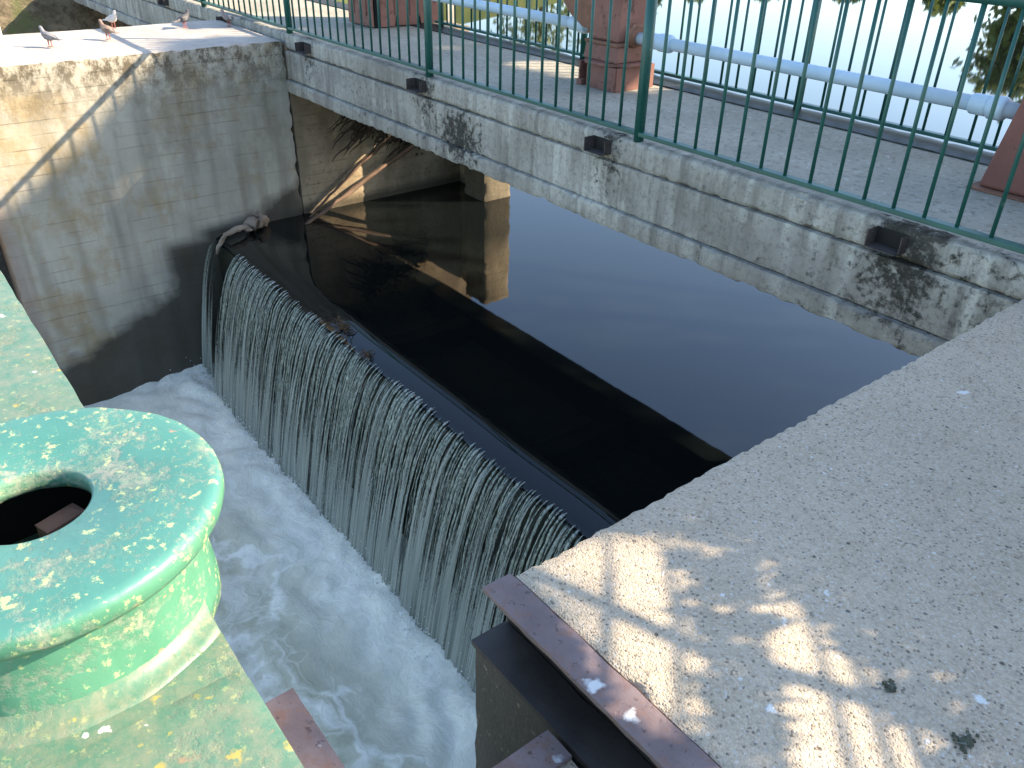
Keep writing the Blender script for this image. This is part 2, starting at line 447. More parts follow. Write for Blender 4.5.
def mat_nappe(seed, dens):
    """falling sheet torn into strands: the white aerated strands are opaque, clear film lies between"""
    t = NT('falling_water')
    uv = t.n('ShaderNodeUVMap').outputs[0]
    u, v, _ = t.xyz(uv)                      # u = metres along the weir, v = metres down the fall
    st = t.noise(1, t.map((26, .28, 1), loc=(seed, 0, seed), co=uv), detail=2, rough=.55)
    fi = t.noise(1, t.map((90, .8, 1), loc=(seed * 3, 0, 1), co=uv), detail=3, rough=.65)
    dr = t.noise(1, t.map((110, 38, 1), loc=(seed, 5, 2), co=uv), detail=3, rough=.7)
    big = t.noise(1, t.map((1.1, .5, 1), loc=(seed, 2, 9), co=uv), detail=2)
    a = t.mul(t.mul(t.mul(st, .56), t.mul(fi, .36), 'ADD'), t.mul(dr, .22), 'ADD')
    a = t.mul(a, t.mul(t.mul(big, .5, 'SUBTRACT'), .16), 'ADD')
    # teeth: strands turn white at different heights below the lip
    th = t.noise(1, t.map((24, 0, 1), loc=(seed, 0, 7), co=uv), detail=3)
    start = t.ramp(t.mul(v, t.mul(th, .42), 'SUBTRACT'), -.22, -.10)
    foot = t.ramp(v, .5, 1.45, 0, .17)
    k = t.ramp(t.mul(a, foot, 'ADD'), dens, dens + .085, .0, 1)
    k = t.mul(k, start)
    white = t.pbr(t.mix(t.ramp(fi, .3, .7), (.13, .15, .125), (.40, .43, .385)), .35, None, 0, .5, ior=1.33)
    film = t.n('ShaderNodeMixShader')
    tr = t.n('ShaderNodeBsdfTransparent'); tr.inputs[0].default_value = (.93, .95, .92, 1)
    gl = t.n('ShaderNodeBsdfGlossy'); gl.inputs['Roughness'].default_value = .12; gl.inputs['Color'].default_value = (.9, .93, .95, 1)
    film.inputs[0].default_value = .0
    t.t.links.new(tr.outputs[0], film.inputs[1]); t.t.links.new(gl.outputs[0], film.inputs[2])
    m = t.n('ShaderNodeMixShader')
    t.put(m.inputs[0], t.mul(k, .92)); t.t.links.new(film.outputs[0], m.inputs[1]); t.t.links.new(white.outputs[0], m.inputs[2])
    return t.done(m)

def mat_rope():
    t = NT('aerated_water')
    x, y, z = t.xyz()
    n = t.noise(1, t.map((60, 60, 26)), detail=4, rough=.7)
    c = t.mix(t.ramp(n, .35, .65), (.22, .245, .21), (.60, .63, .57))
    p = t.pbr(c, .22, None, 0, .6, ior=1.33)
    tr = t.n('ShaderNodeBsdfTransparent'); tr.inputs[0].default_value = (.9, .93, .9, 1)
    m = t.n('ShaderNodeMixShader')
    k = t.ramp(t.noise(1, t.map((45, 45, 14), loc=(3, 1, 2)), detail=4, rough=.7), .34, .56, .22, .95)
    t.put(m.inputs[0], k); t.t.links.new(tr.outputs[0], m.inputs[1]); t.t.links.new(p.outputs[0], m.inputs[2])
    return t.done(m)

def mat_leaf(name, a, b_):
    t = NT(name)
    c = t.mix(t.ramp(t.noise(.9, detail=3), .3, .7), a, b_)
    p = t.pbr(c, .55, None, 0, .3)
    p.inputs['Transmission Weight'].default_value = 0
    tl = t.n('ShaderNodeBsdfTranslucent'); t.put(tl.inputs[0], c)
    m = t.n('ShaderNodeMixShader'); m.inputs[0].default_value = .3
    t.t.links.new(p.outputs[0], m.inputs[1]); t.t.links.new(tl.outputs[0], m.inputs[2])
    return t.done(m)

M = dict(
    wall=mat_left_wall(), slab=mat_slab(), dark=mat_dark_concrete(), beam=mat_beam(), deck=mat_deck(),
    pillar=mat_pillar(), slotpillar=mat_pillar('pale_ochre_concrete', (.46, .37, .24), (.60, .49, .33), (-1.15, -1.45, 0, .80)), stone=mat_stone(), green=mat_green_paint(), greenlow=mat_green_paint('dirty_green_paint', (.62, .55), .6, .03), fillet=mat_green_paint('crusted_green_paint', (.62, .52), .70, .03), plate=mat_rusty_plate(), river=mat_river(), foam=mat_foam(),  # slotpillar: low dark band paints shade, paler ochre brightens its mirrored top
    rail=mat_simple('dark_green_paint', (.011, .072, .060), (.018, .105, .085), 6, .42, spot=(.10, .17, .13), spotthr=(.62, .68), sscale=30, bump=.1, spec=.5),
    red=mat_simple('flaking_red_paint', (.185, .082, .060), (.27, .128, .098), 4, .7, spot=(.07, .032, .022), spotthr=(.56, .64), sscale=9),
    brown=mat_simple('red_brown_paint', (.17, .065, .048), (.22, .09, .068), 4, .65, spot=(.10, .05, .04), sscale=14),
    rust=mat_simple('scaly_rust', (.16, .075, .045), (.26, .13, .085), 12, .85, spot=(.06, .035, .03), sscale=40, bump=.6),
    shaft=mat_simple('pale_blue_paint', (.40, .53, .62), (.50, .62, .70), 5, .45, spot=(.25, .22, .24), spotthr=(.68, .72), sscale=22, bump=.1),
    drain=mat_simple('rusty_drain_steel', (.035, .028, .026), (.085, .068, .06), 12, .8, spot=(.16, .14, .13), sscale=40),
    black=mat_simple('hollow_shade', (.012, .011, .010), (.02, .018, .016), 8, .9),  # near-black colour for the shade inside hollows and gaps
    steel=mat_simple('dark_gate_steel', (.028, .022, .021), (.060, .048, .044), 9, .55, spot=(.30, .28, .26), spotthr=(.70, .73), sscale=34),
    wood=mat_simple('wet_driftwood', (.085, .052, .034), (.17, .105, .07), 7, .7, spot=(.07, .045, .03), sscale=18, bump=.6),
    palewood=mat_simple('bleached_driftwood', (.20, .155, .115), (.33, .26, .20), 6, .8, spot=(.13, .09, .065), sscale=18, bump=.6),
    weir=mat_simple('algae_black_concrete', (.010, .012, .009), (.022, .024, .018), 5, .5, bump=.5),
    drops=mat_simple('white_drops', (.80, .82, .82), (.88, .9, .9), 5, .3, bump=0.),
    rope=mat_rope(),
    weed=mat_simple('brown_weed', (.05, .03, .012), (.12, .07, .03), 12, .8),
    root=mat_simple('dark_roots', (.02, .016, .01), (.05, .035, .022), 9, .9),
    bark=mat_simple('bark', (.07, .055, .04), (.12, .095, .07), 6, .95, bump=.8),
    grass=mat_simple('bank_grass', (.05, .075, .02), (.10, .12, .035), 1.5, .95, spot=(.14, .12, .06), sscale=5),
    leafA=mat_leaf('leaf_dark', (.035, .07, .015), (.07, .115, .025)),
    leafB=mat_leaf('leaf_light', (.12, .16, .03), (.20, .23, .05)),
    white=mat_simple('cream_render', (.62, .57, .47), (.72, .68, .58), 2, .9, bump=.1),
    roof=mat_simple('brown_tiles', (.16, .08, .05), (.22, .12, .08), 5, .9),
    glass=mat_simple('dark_window', (.02, .025, .03), (.035, .04, .045), 2, .1, bump=0.),
    moss=mat_simple('dry_moss', (.045, .045, .03), (.10, .105, .07), 60, .95, spot=(.30, .34, .30), spotthr=(.58, .62), sscale=90),
)

# ================================================================== SETTING: water, ground
def sheet(name, x0, x1, y0, y1, z, mat, n=1):
    bm = bmesh.new()
    v = [bm.verts.new(p) for p in ((x0, y0, z), (x1, y0, z), (x1, y1, z), (x0, y1, z))]
    bm.faces.new(v)
    return tag(link(name, bm, mat), kind='structure')

sheet('river_bed', -400, 400, -400, 400, -6.2, M['dark'])

def build_river():
    """level river; in the open bay it bends down smoothly to the lip of the weir"""
    bm = bmesh.new()
    prof = [(3.40, 0), (3.20, 0), (3.12, -.0006), (3.07, -.003), (3.03, -.009), (2.98, -.020), (2.93, -.032), (2.89, -.043), (2.86, -.056), (2.84, -.072)]
    xs = lin(XL - .05, XR + .05, .05)
    rows = []
    for (y, dz) in prof:
        rows.append([bm.verts.new((x, y + (noise.noise(Vector((x * 1.2, 1, 3))) * .02 if y < 3.15 else 0), ZW + dz)) for x in xs])
    for a, b in zip(rows, rows[1:]):
        for i in range(len(xs) - 1): bm.faces.new((a[i], a[i + 1], b[i + 1], b[i]))
    # wide sheet upstream
    def quad(x0, x1, y0, y1):
        bm.faces.new([bm.verts.new(p) for p in ((x0, y0, ZW), (x1, y0, ZW), (x1, y1, ZW), (x0, y1, ZW))])
    quad(XL - .05, XR + .05, 3.40, 6.3)
    quad(-60, 40, 6.3, 75)
    quad(-18.2, -10.9, 2.9, 6.3)
    o = link('river_water', bm, M['river'], smooth=True)
    return tag(o, kind='structure')
build_river()

def build_tail():
    bm = bmesh.new()
    xs, ys = lin(XL - .05, XR + .4, .045), lin(-6, 2.75, .045)
    g = {}
    for i, x in enumerate(xs):
        for j, y in enumerate(ys):
            near = max(0, min(1, (y - 1.0) / 1.3))
            p = Vector((x * .8, y * 1.1, 0))
            h = noise.noise(p * .9) * .06 + noise.noise(p * 2.3 + Vector((3, 1, 0))) * .03 + noise.noise(p * 6 + Vector((1, 7, 0))) * .010
            h += near * (abs(noise.noise(p * 3.1)) * .09 + .05)
            h += near * noise.noise(p * 11) * .015
            g[i, j] = bm.verts.new((x, y, ZT + h))
    for i in range(len(xs) - 1):
        for j in range(len(ys) - 1): bm.faces.new((g[i, j], g[i + 1, j], g[i + 1, j + 1], g[i, j + 1]))
    tag(link('tail_water', bm, M['foam'], smooth=True), kind='structure')
    sheet('downstream_water', -18.2, -10.9, -60, 2.6, ZT - .25, M['foam'])
    sheet('stilling_water', XL - .05, XR + .4, -60, -5.9, ZT - .02, M['foam'])
build_tail()

def nappe(name, seed, y_off, dens, x0=-8.42, x1=XR + .02, v0=.92):
    bm = bmesh.new()
    uvl = bm.loops.layers.uv.new('UVMap')
    xs = lin(x0, x1, .0125)
    nr = 72
    T = math.sqrt(2 * (ZW - .06 - ZT + .12) / 9.81)
    g, uvs = {}, {}
    for i, x in enumerate(xs):
        vj = v0 * (1 + .10 * noise.noise(Vector((x * 9, seed, 0))) * .5 + .05 * noise.noise(Vector((x * 31, seed, 4))))
        s = 0; py = pz = None
        for j in range(nr + 1):
            t = T * (j / nr)
            amp = .004 + .030 * (j / nr)
            d = noise.noise(Vector((x * 16, j * .01, seed))) * amp * .7 + noise.noise(Vector((x * 46, j * .02, seed + 3))) * amp * .7
            y = 2.845 + y_off - vj * t + d
            z = ZW - .062 - .10 * t - 4.7 * t * t
            if py is not None: s += math.hypot(y - py - d * 0, z - pz)
            py, pz = y, z
            g[i, j] = bm.verts.new((x + noise.noise(Vector((x * 3, j * .06, seed))) * .012 * (j / nr), y, z)); uvs[i, j] = (x, s)
    for i in range(len(xs) - 1):
        for j in range(nr):
            f = bm.faces.new((g[i, j], g[i, j + 1], g[i + 1, j + 1], g[i + 1, j]))
            for lp, k in zip(f.loops, ((i, j), (i, j + 1), (i + 1, j + 1), (i + 1, j))): lp[uvl].uv = uvs[k]
    return link(name, bm, mat_nappe(seed, dens), smooth=True, keep=True)

tag(nappe('waterfall', 1.7, -.012, .60), kind='structure')
tag(nappe('waterfall', 4.1, -.02, .55, x0=-9.01, x1=-8.70, v0=.70), kind='structure')

def ropes():
    """the fall breaks at the lip into separate twisted, beaded ropes of water"""
    rnd = random.Random(21)
    bm = bmesh.new()
    T0 = math.sqrt(2 * (-.06 + ZW - ZT + .08) / 9.81)
    x = -8.40
    def rope(x, r, v0, t0, t1, ph):
        rings = []
        n, k6 = 84, 5
        wob = rnd.uniform(.002, .007)
        for j in range(n + 1):
            t = t0 + (t1 - t0) * j / n
            y = 2.868 - v0 * t
            z = ZW - .050 - .10 * t - 4.75 * t * t
            s = 5.2 * t * t + .9 * t
            bead = 1 + .60 * noise.noise(Vector((ph, s * 20, 3))) + .55 * noise.noise(Vector((ph, s * 47, 8)))
            rr = r * max(.12, bead) * min(1, .10 + j / 9) * (1 - .25 * t / T0)
            cx = x + wob * math.sin(s * 9 + ph * 7) + .022 * noise.noise(Vector((ph * 3, s * 1.1, 1))) * (t / T0)
            cy = y + .010 * noise.noise(Vector((ph * 5, s * 6, 2)))
            d = Vector((0, -v0, -.10 - 9.5 * t)).normalized()
            nrm = Vector((0, d.z, -d.y))
            rings.append([bm.verts.new(Vector((cx, cy, z)) + Vector((1, 0, 0)) * rr * 1.15 * math.cos(6.2832 * k / k6) + nrm * rr * .75 * math.sin(6.2832 * k / k6)) for k in range(k6)])
        for a, b in zip(rings, rings[1:]):
            for k in range(k6): bm.faces.new((a[k], a[(k + 1) % k6], b[(k + 1) % k6], b[k]))
    while x < XR - .02:
        g = .5 + .5 * noise.noise(Vector((x * 1.7, 4, 4)))
        ph = rnd.uniform(0, 60)
        v = .90 * (1 + .05 * noise.noise(Vector((x * 5, 2, 0))) + rnd.uniform(-.02, .02))
        rope(x, rnd.choice((.0045, .006, .0075, .0095, .0115)) * rnd.uniform(.85, 1.15), v, rnd.uniform(-.05, .05), T0 * rnd.uniform(.96, 1.02), ph)
        for k in range(rnd.choice((1, 1, 2, 3))):      # finer threads that leave the main rope lower down
            rope(x + rnd.uniform(-.022, .022), rnd.uniform(.002, .0042), v * rnd.uniform(.93, 1.05), rnd.uniform(.0, .22), T0 * rnd.uniform(.8, 1.0), ph + k + 1)
        x += rnd.uniform(.022, .050) + .010 * g
    return link('waterfall', bm, M['rope'], smooth=True)
tag(ropes(), kind='structure')

def spray():
    rnd = random.Random(9)
    bm = bmesh.new()
    for k in range(3200):
        x = rnd.uniform(-8.9, XR - .02)
        h = rnd.expovariate(1 / .055)
        if h > .32: continue
        c = Vector((x, 2.30 + rnd.gauss(0, .10) - h * .35, ZT + .06 + h + .05 * noise.noise(Vector((x * 3, 1, 1)))))
        r = rnd.uniform(.002, .006) * (1 if h > .1 else 1.4)
        v = [bm.verts.new(c + Vector(d) * r) for d in ((1, 0, 0), (0, 1, 0), (-1, 0, 0), (0, -1, 0), (0, 0, 1.3), (0, 0, -1.3))]
        for i in range(4):
            bm.faces.new((v[i], v[(i + 1) % 4], v[4])); bm.faces.new((v[(i + 1) % 4], v[i], v[5]))
    tag(link('spray', bm, M['drops'], smooth=True), 'white spray droplets thrown up along the foot of the waterfall', 'spray', kind='stuff')
spray()

# banks
def bank(name, pts, z):
    bm = bmesh.new()
    top = [bm.verts.new((x, y, z + .15 * noise.noise(Vector((x * .2, y * .2, 0))))) for x, y in pts]
    bot = [bm.verts.new((x, y, -6.1)) for x, y in pts]
    bm.faces.new(top)
    for i in range(len(pts)):
        j = (i + 1) % len(pts)
        bm.faces.new((top[i], bot[i], bot[j], top[j]))
    return tag(link(name, bm, M['grass']), kind='structure')
bank('far_bank', [(-300, 300), (-300, 47)] + [(x, 46 + 2.5 * math.sin(x * .21)) for x in range(-60, 41, 2)] + [(300, 40), (300, 300)], -1.2)
bank('right_bank', [(3.2, 6.5), (3.0, 9), (3.6, 13), (4.6, 20), (7, 30), (12, 41), (300, 41), (300, 6.5)], -.55)
bank('left_bank', [(-19.5, 6.2), (-21, 9), (-23, 13), (-25.5, 18), (-29, 26), (-36, 40), (-300, 47), (-300, 6.2)], -1.15)
bank('near_bank', [(8.3, 6.4), (8.3, -60), (300, -60), (300, 6.4)], -.3)
bank('near_bank', [(-19.9, 6.1), (-19.9, -60), (-300, -60), (-300, 6.1)], -.3)

# ================================================================== PIERS AND WEIR
def build_left_pier():
    t = empty('concrete_pier', (-9.95, 2.4, ZT), 0, 'tall board-marked concrete pier with pigeons on its sunlit flat top', 'pier', 'concrete piers of the weir')
    bm = bmesh.new()
    rough_box(bm, -10.88, XL, .80, 3.935, -4.4, 0, .05, .008, .018, faces='XyxZ')
    link('wall', bm, M['wall'], t)
    bm = bmesh.new()
    rough_box(bm, -10.88, XL, 3.937, 6.40, -4.4, -.02, .09, .010, .016)
    link('upstream_wall', bm, M['pillar'], t)
    bm = bmesh.new()
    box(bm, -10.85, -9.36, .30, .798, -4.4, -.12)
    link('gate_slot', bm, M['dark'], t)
    bm = bmesh.new()
    rough_box(bm, -10.88, XL, -3.2, .30, -4.4, 0, .12, .01, .02)
    link('downstream_wall', bm, M['wall'], t)
    bm = bmesh.new()
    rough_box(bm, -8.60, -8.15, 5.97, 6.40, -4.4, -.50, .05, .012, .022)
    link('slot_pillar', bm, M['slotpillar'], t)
    bm = bmesh.new()
    rough_box(bm, XL - .01, -8.61, 6.20, 6.42, -4.4, -.50, .07, .012, .02)
    link('slot_lip', bm, M['pillar'], t)
build_left_pier()

def build_right_pier():
    t = empty('concrete_pier', (1.5, 2.4, ZT), 0, 'broad concrete pier in the foreground with speckled top and rusty edge angle', 'pier', 'concrete piers of the weir')
    bm = bmesh.new()
    rough_box(bm, XR, 2.6, .972, 3.935, -.30, 0, .03, .004, .009, faces='xyzZ', fine=(.025, .02, .05), f=16)
    link('top_slab', bm, M['slab'], t)
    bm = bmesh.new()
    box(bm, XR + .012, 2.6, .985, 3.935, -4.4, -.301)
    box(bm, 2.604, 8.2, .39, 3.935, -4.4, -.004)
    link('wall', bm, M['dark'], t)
    bm = bmesh.new()
    rough_box(bm, XR + .02, 8.2, 3.937, 6.4, -4.4, -.05, .2, .01, .02)
    link('upstream_wall', bm, M['pillar'], t)
    # steel angle along the slot: flat leg on top, upright leg below
    bm = bmesh.new(); rough_box(bm, XR - .012, 2.6, .878, .971, -.014, .004, .04, .002, .003, fine=(.03, .03, .009))
    o = link('edge_angle', bm, M['plate'], t)
    bm = bmesh.new(); box(bm, XR - .004, 2.6, .957, .969, -.20, -.015)
    link('angle_leg', bm, M['steel'], o)
    bm = bmesh.new(); rough_box(bm, XR - .006, 2.6, .838, .955, -.172, -.150, .05, .002, .004)
    o = link('guide_flange', bm, M['steel'], t)
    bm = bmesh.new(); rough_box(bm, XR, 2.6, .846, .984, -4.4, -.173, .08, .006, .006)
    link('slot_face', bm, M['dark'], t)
    bm = bmesh.new(); rough_box(bm, -.88, 2.6, .395, .836, -4.4, -.166, .08, .006, .01)
    link('slot_back', bm, M['slab'], t)
    bm = bmesh.new(); rough_box(bm, -.886, -.80, .40, .83, -.165, -.150, .04, .002, .003)
    link('guide_bar', bm, M['plate'], t)
    bm = bmesh.new(); rough_box(bm, XR, 2.6, -3.2, .28, -4.4, -.002, .12, .006, .014)
    link('downstream_wall', bm, M['slab'], t)
    bm = bmesh.new(); rough_box(bm, XR - .012, 2.6, .285, .378, -.012, .006, .04, .002, .004, fine=(.03, .03, .009))
    link('edge_angle', bm, M['plate'], t)
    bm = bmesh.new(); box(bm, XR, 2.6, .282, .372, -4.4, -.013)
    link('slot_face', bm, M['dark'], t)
build_right_pier()

bm = bmesh.new()
rough_box(bm, XL + .003, XR - .003, 2.83, 3.5, -4.4, ZW - .09, .07, .010, .012)
tag(link('weir_wall', bm, M['weir']), 'dark wet weir wall behind the falling water curtain', 'weir')

# second bay, to the left behind the pigeons
bm = bmesh.new()
rough_box(bm, -18.9, -18.2, -3.2, 6.4, -4.4, 0, .14, .03, .03)
t = tag(link('stone_pier', bm, M['stone']), 'brown rough stone pier beyond the pigeons in the far bay', 'pier')
bm = bmesh.new()
rough_box(bm, -18.2, -10.9, 2.9, 3.3, -4.4, -1.2, .14, .02, .02)
tag(link('closed_weir', bm, M['stone']), 'rough brown weir wall closing the bay behind the pigeons', 'weir')
bm = bmesh.new()
prism(bm, [(-12.75, 1.60), (-12.55, 1.60), (-12.55, 1.80), (-12.75, 1.80)], 'z', -4.4, .62)
o = bev(link('marker_post', bm, M['white']), .03)
tag(o, 'pale sunlit square post at far left beyond the pigeons', 'post')

# ================================================================== FOOTBRIDGE
def build_bridge():
    t = empty('footbridge', (-5, 5, 0), 0, 'weathered grey concrete footbridge crossing above the weir', 'bridge')
    X0, X1 = -18.9, 8.2
    V0, V1 = -18.2, -.6
    bm = bmesh.new()
    rough_box(bm, X0, X1, YB + .13, YR - .02, -.20, .015, .12, .004, .004)
    link('deck', bm, M['deck'], t)
    bm = bmesh.new()      # kerb along the downstream edge
    rough_box(bm, V0, V1 + 1.4, YB + .012, YB + .129, -.0995, .075, .03, .008, .016, fine=(.03, .03, .025))
    link('kerb', bm, M['beam'], t)
    bm = bmesh.new()      # panelled face
    rough_box(bm, V0, V1 + 1.4, YB - .004, YB + .30, -.40, -.100, .03, .006, .006, faces='xXyYzZ', fine=(.03, .1, .025))
    link('fascia', bm, M['beam'], t)
    bm = bmesh.new()      # lower flange, standing a little proud
    rough_box(bm, V0, V1 + 1.4, YB - .035, YB + .30, -.545, -.4005, .03, .006, .014, fine=(.03, .1, .024))
    link('bottom_flange', bm, M['beam'], t)
    bm = bmesh.new()
    rough_box(bm, V0, V1 + 1.4, YR - .30, YR, -.545, .03, .06, .004, .006)
    link('rear_beam', bm, M['weir'], t)  # near-black colour stands in for the shade under the bridge
    for x in (-8.0, -5.1, -2.4, -13, -16):
        bm = bmesh.new(); box(bm, x - .12, x + .12, YB + .31, YR - .31, -.50, -.21)
        link('cross_beam', bm, M['dark'], t)
    # drains: short open steel troughs through the kerb
    for x in (-17.2, -15.0, -12.9, -10.7, -8.52, -6.33, -4.05, -1.93):
        bm = bmesh.new()
        w, h, y0, y1, z = .08, .085, YB - .085, YB + .009, -.045
        box(bm, x - w, x + w, y0, y1, z - .006, z)
        box(bm, x - w - .006, x - w, y0, y1, z - .006, z + h)
        box(bm, x + w, x + w + .006, y0 + .03, y1, z - .006, z + h)
        o = link('drain_spout', bm, M['drain'], t)
        bm = bmesh.new(); box(bm, x - w + .001, x + w - .001, YB + .003, YB + .010, z + .001, z + h - .001)
        link('drain_mouth', bm, M['black'], o)  # dark plate stands in for the shade in the trough mouth
build_bridge()

def build_railing(name, label, y, zb, zt, xa, xb, posts, bar0, ends, post_w=.034):
    t = empty(name, ((xa + xb) / 2, y, 0), 0, label, 'railing', 'green railings of the footbridge')
    bm = bmesh.new(); prism(bm, [(y - .028, zb), (y + .028, zb), (y + .028, zb + .026), (y - .028, zb + .026)], 'x', xa, xb)
    bev(link('bottom_rail', bm, M['rail'], t), .004)
    bm = bmesh.new(); tube(bm, [(xa, y, zt), (xb, y, zt)], .027, 12)
    link('top_rail', bm, M['rail'], t, smooth=True)
    proto = None
    for x in posts:
        if proto is None:
            bm = bmesh.new(); tube(bm, [(x, y, max(.02, zb - .04)), (x, y, zt - .01)], post_w, 12)
            pass
            proto = link('post', bm, M['rail'], t, smooth=True); px = x
        else:
            c = proto.copy(); col.objects.link(c); c.parent = t; c.location.x += x - px
    x, bar = bar0, None
    while x > xa:
        if all(abs(x - p) > .05 for p in posts):
            if bar is None:
                bm = bmesh.new(); tube(bm, [(x, y, zb + .02), (x, y, zt)], .0105, 8)
                bar = link('bar', bm, M['rail'], t, smooth=True); bx = x
            else:
                c = bar.copy(); col.objects.link(c); c.parent = t; c.location.x += x - bx
        x -= .1635
    return t
build_railing('railing', 'near green bar railing along the bridge edge above the weir', YB + .045, .112, 1.115, -14.4, .9,
              [.97 - 2.0, -3.76, -6.24, -8.98, -11.5, -13.95], .80, None)
build_railing('railing', 'far green bar railing behind the pale blue shaft', YR - .05, .055, 1.0, -8.95, .9,
              [-1.35, -3.86, -6.35, -8.85], .76, None, .032)

# ================================================================== HOIST GEAR ON THE BRIDGE
def build_pedestal():
    t = empty('hoist_pedestal', (-5.33, 5.3, .015), 0, 'rusty red cast hoist pedestal with flared foot on the bridge deck', 'pedestal')
    cx, cy = -5.33, 5.3
    def frustum(bm, w0, w1, z0, z1, d0=None, d1=None):
        d0 = d0 or w0; d1 = d1 or w1
        A = [bm.verts.new((cx + a * w0, cy + b * d0, z0)) for a, b in ((-1, -1), (1, -1), (1, 1), (-1, 1))]
        B = [bm.verts.new((cx + a * w1, cy + b * d1, z1)) for a, b in ((-1, -1), (1, -1), (1, 1), (-1, 1))]
        bm.faces.new(A[::-1]); bm.faces.new(B)
        for i in range(4): bm.faces.new((A[i], A[(i + 1) % 4], B[(i + 1) % 4], B[i]))
    bm = bmesh.new(); frustum(bm, .17, .165, .016, .20); link('core', bm, M['black'], t)  # black core paints the shade behind the foot plates
    bm = bmesh.new()    # foot plates with dark gaps at the corners
    for sgn in (-1, 1):
        box(bm, cx - .115, cx + .225, cy + sgn * .225 - .008, cy + sgn * .225 + .008, .017, .205)
        box(bm, cx + sgn * .225 - .008, cx + sgn * .225 + .008, cy - .217, cy + .217, .017, .205)
    box(bm, cx - .23, cx - .17, cy - .24, cy - .16, .017, .06)
    link('foot', bm, M['red'], t)
    bm = bmesh.new()
    prism(bm, [(cx + .29 * math.cos(R(22.5 + 45 * k)) , cy + .29 * math.sin(R(22.5 + 45 * k))) for k in range(8)], 'z', .206, .232)
    bev(link('flange', bm, M['red'], t), .006)
    bm = bmesh.new(); frustum(bm, .205, .19, .233, .36); bev(link('neck', bm, M['red'], t), .012)
    bm = bmesh.new(); frustum(bm, .20, .20, .361, .385); bev(link('collar_plate', bm, M['rust'], t), .004)
    bm = bmesh.new(); frustum(bm, .17, .15, .386, 1.5); bev(link('column', bm, M['red'], t), .02)
    for sgn in (-1, 1):
        bm = bmesh.new()
        lathe(bm, [(0, .0), (.095, .0), (.095, .035), (.075, .05), (.075, .07), (0, .07)] if sgn > 0 else [(0, 0), (.095, 0), (.095, -.035), (.075, -.05), (.075, -.07), (0, -.07)], (cx + sgn * .172, cy, .44), 20, 'x')
        link('bearing', bm, M['rust'], t)
    bm = bmesh.new()    # jagged rusted gear bracket at the left
    prism(bm, [(-.62, .62), (-.50, .52), (-.36, .45), (-.165, .43), (-.165, .80), (-.45, .84)], 'y', cy - .10, cy + .10)
    for v in bm.verts: v.co.x += cx
    o = bev(link('gear_bracket', bm, M['rust'], t), .015)
    bm = bmesh.new()
    for k in range(5):
        a = (cx - .19 - .04 * (k % 2), cy - .115, .40 + .035 * k)
        lathe(bm, [(0, -.014), (.022, -.014), (.022, .012), (0, .012)], a, 6, 'y')
    link('bolts', bm, M['rust'], o)
build_pedestal()

def build_housing():
    t = empty('gear_housing', (-1.7, 5.35, .015), 0, 'smooth red brown tapered gear housing at the right end of the shaft', 'housing')
    bm = bmesh.new()
    b0, b1 = (-2.06, -1.32, 5.08, 5.60), (-1.95, -1.43, 5.12, 5.56)
    A = [bm.verts.new(p) for p in ((b0[0], b0[2], .03), (b0[1], b0[2], .03), (b0[1], b0[3], .03), (b0[0], b0[3], .03))]
    B = [bm.verts.new(p) for p in ((b1[0], b1[2], .75), (b1[1], b1[2], .75), (b1[1], b1[3], .75), (b1[0], b1[3], .75))]
    bm.faces.new(A[::-1]); bm.faces.new(B)
    for i in range(4): bm.faces.new((A[i], A[(i + 1) % 4], B[(i + 1) % 4], B[i]))
    bev(link('body', bm, M['brown'], t), .02, 3)
    bm = bmesh.new(); box(bm, -2.10, -1.28, 5.04, 5.64, .016, .029)
    link('base_plate', bm, M['rust'], t)
    bm = bmesh.new(); box(bm, -1.90, -1.46, 5.12, 5.56, .752, 1.15)
    bev(link('gearbox', bm, M['brown'], t), .03, 3)
build_housing()

def build_shaft(label, xa, xb, z, ca, cb):
    t = empty('drive_shaft', ((xa + xb) / 2, 5.3, z), 0, label, 'shaft', 'pale blue drive shafts')
    bm = bmesh.new(); tube(bm, [(xa, 5.3, z), (xb, 5.3, z)], .046, 24); link('tube', bm, M['shaft'], t, smooth=True)
    for c, w in ((ca, .13), (cb, .10)):
        bm = bmesh.new()
        lathe(bm, [(.0465, -w - .004), (.058, -w), (.060, -w + .01), (.060, -.006), (.055, -.001), (.055, .006), (.068, .010), (.068, w - .015), (.062, w), (.0465, w + .01)], (c, 5.3, z), 28, 'x', close=False)
        bev(link('coupling', bm, M['shaft'], t), .004)
build_shaft('pale blue drive shaft running right from the rusty pedestal', -5.09, -1.95, .425, -4.86, -2.22)
build_shaft('pale blue drive shaft running left from the pedestal to the red cabinet', -9.11, -5.56, .445, -8.6, -5.82)

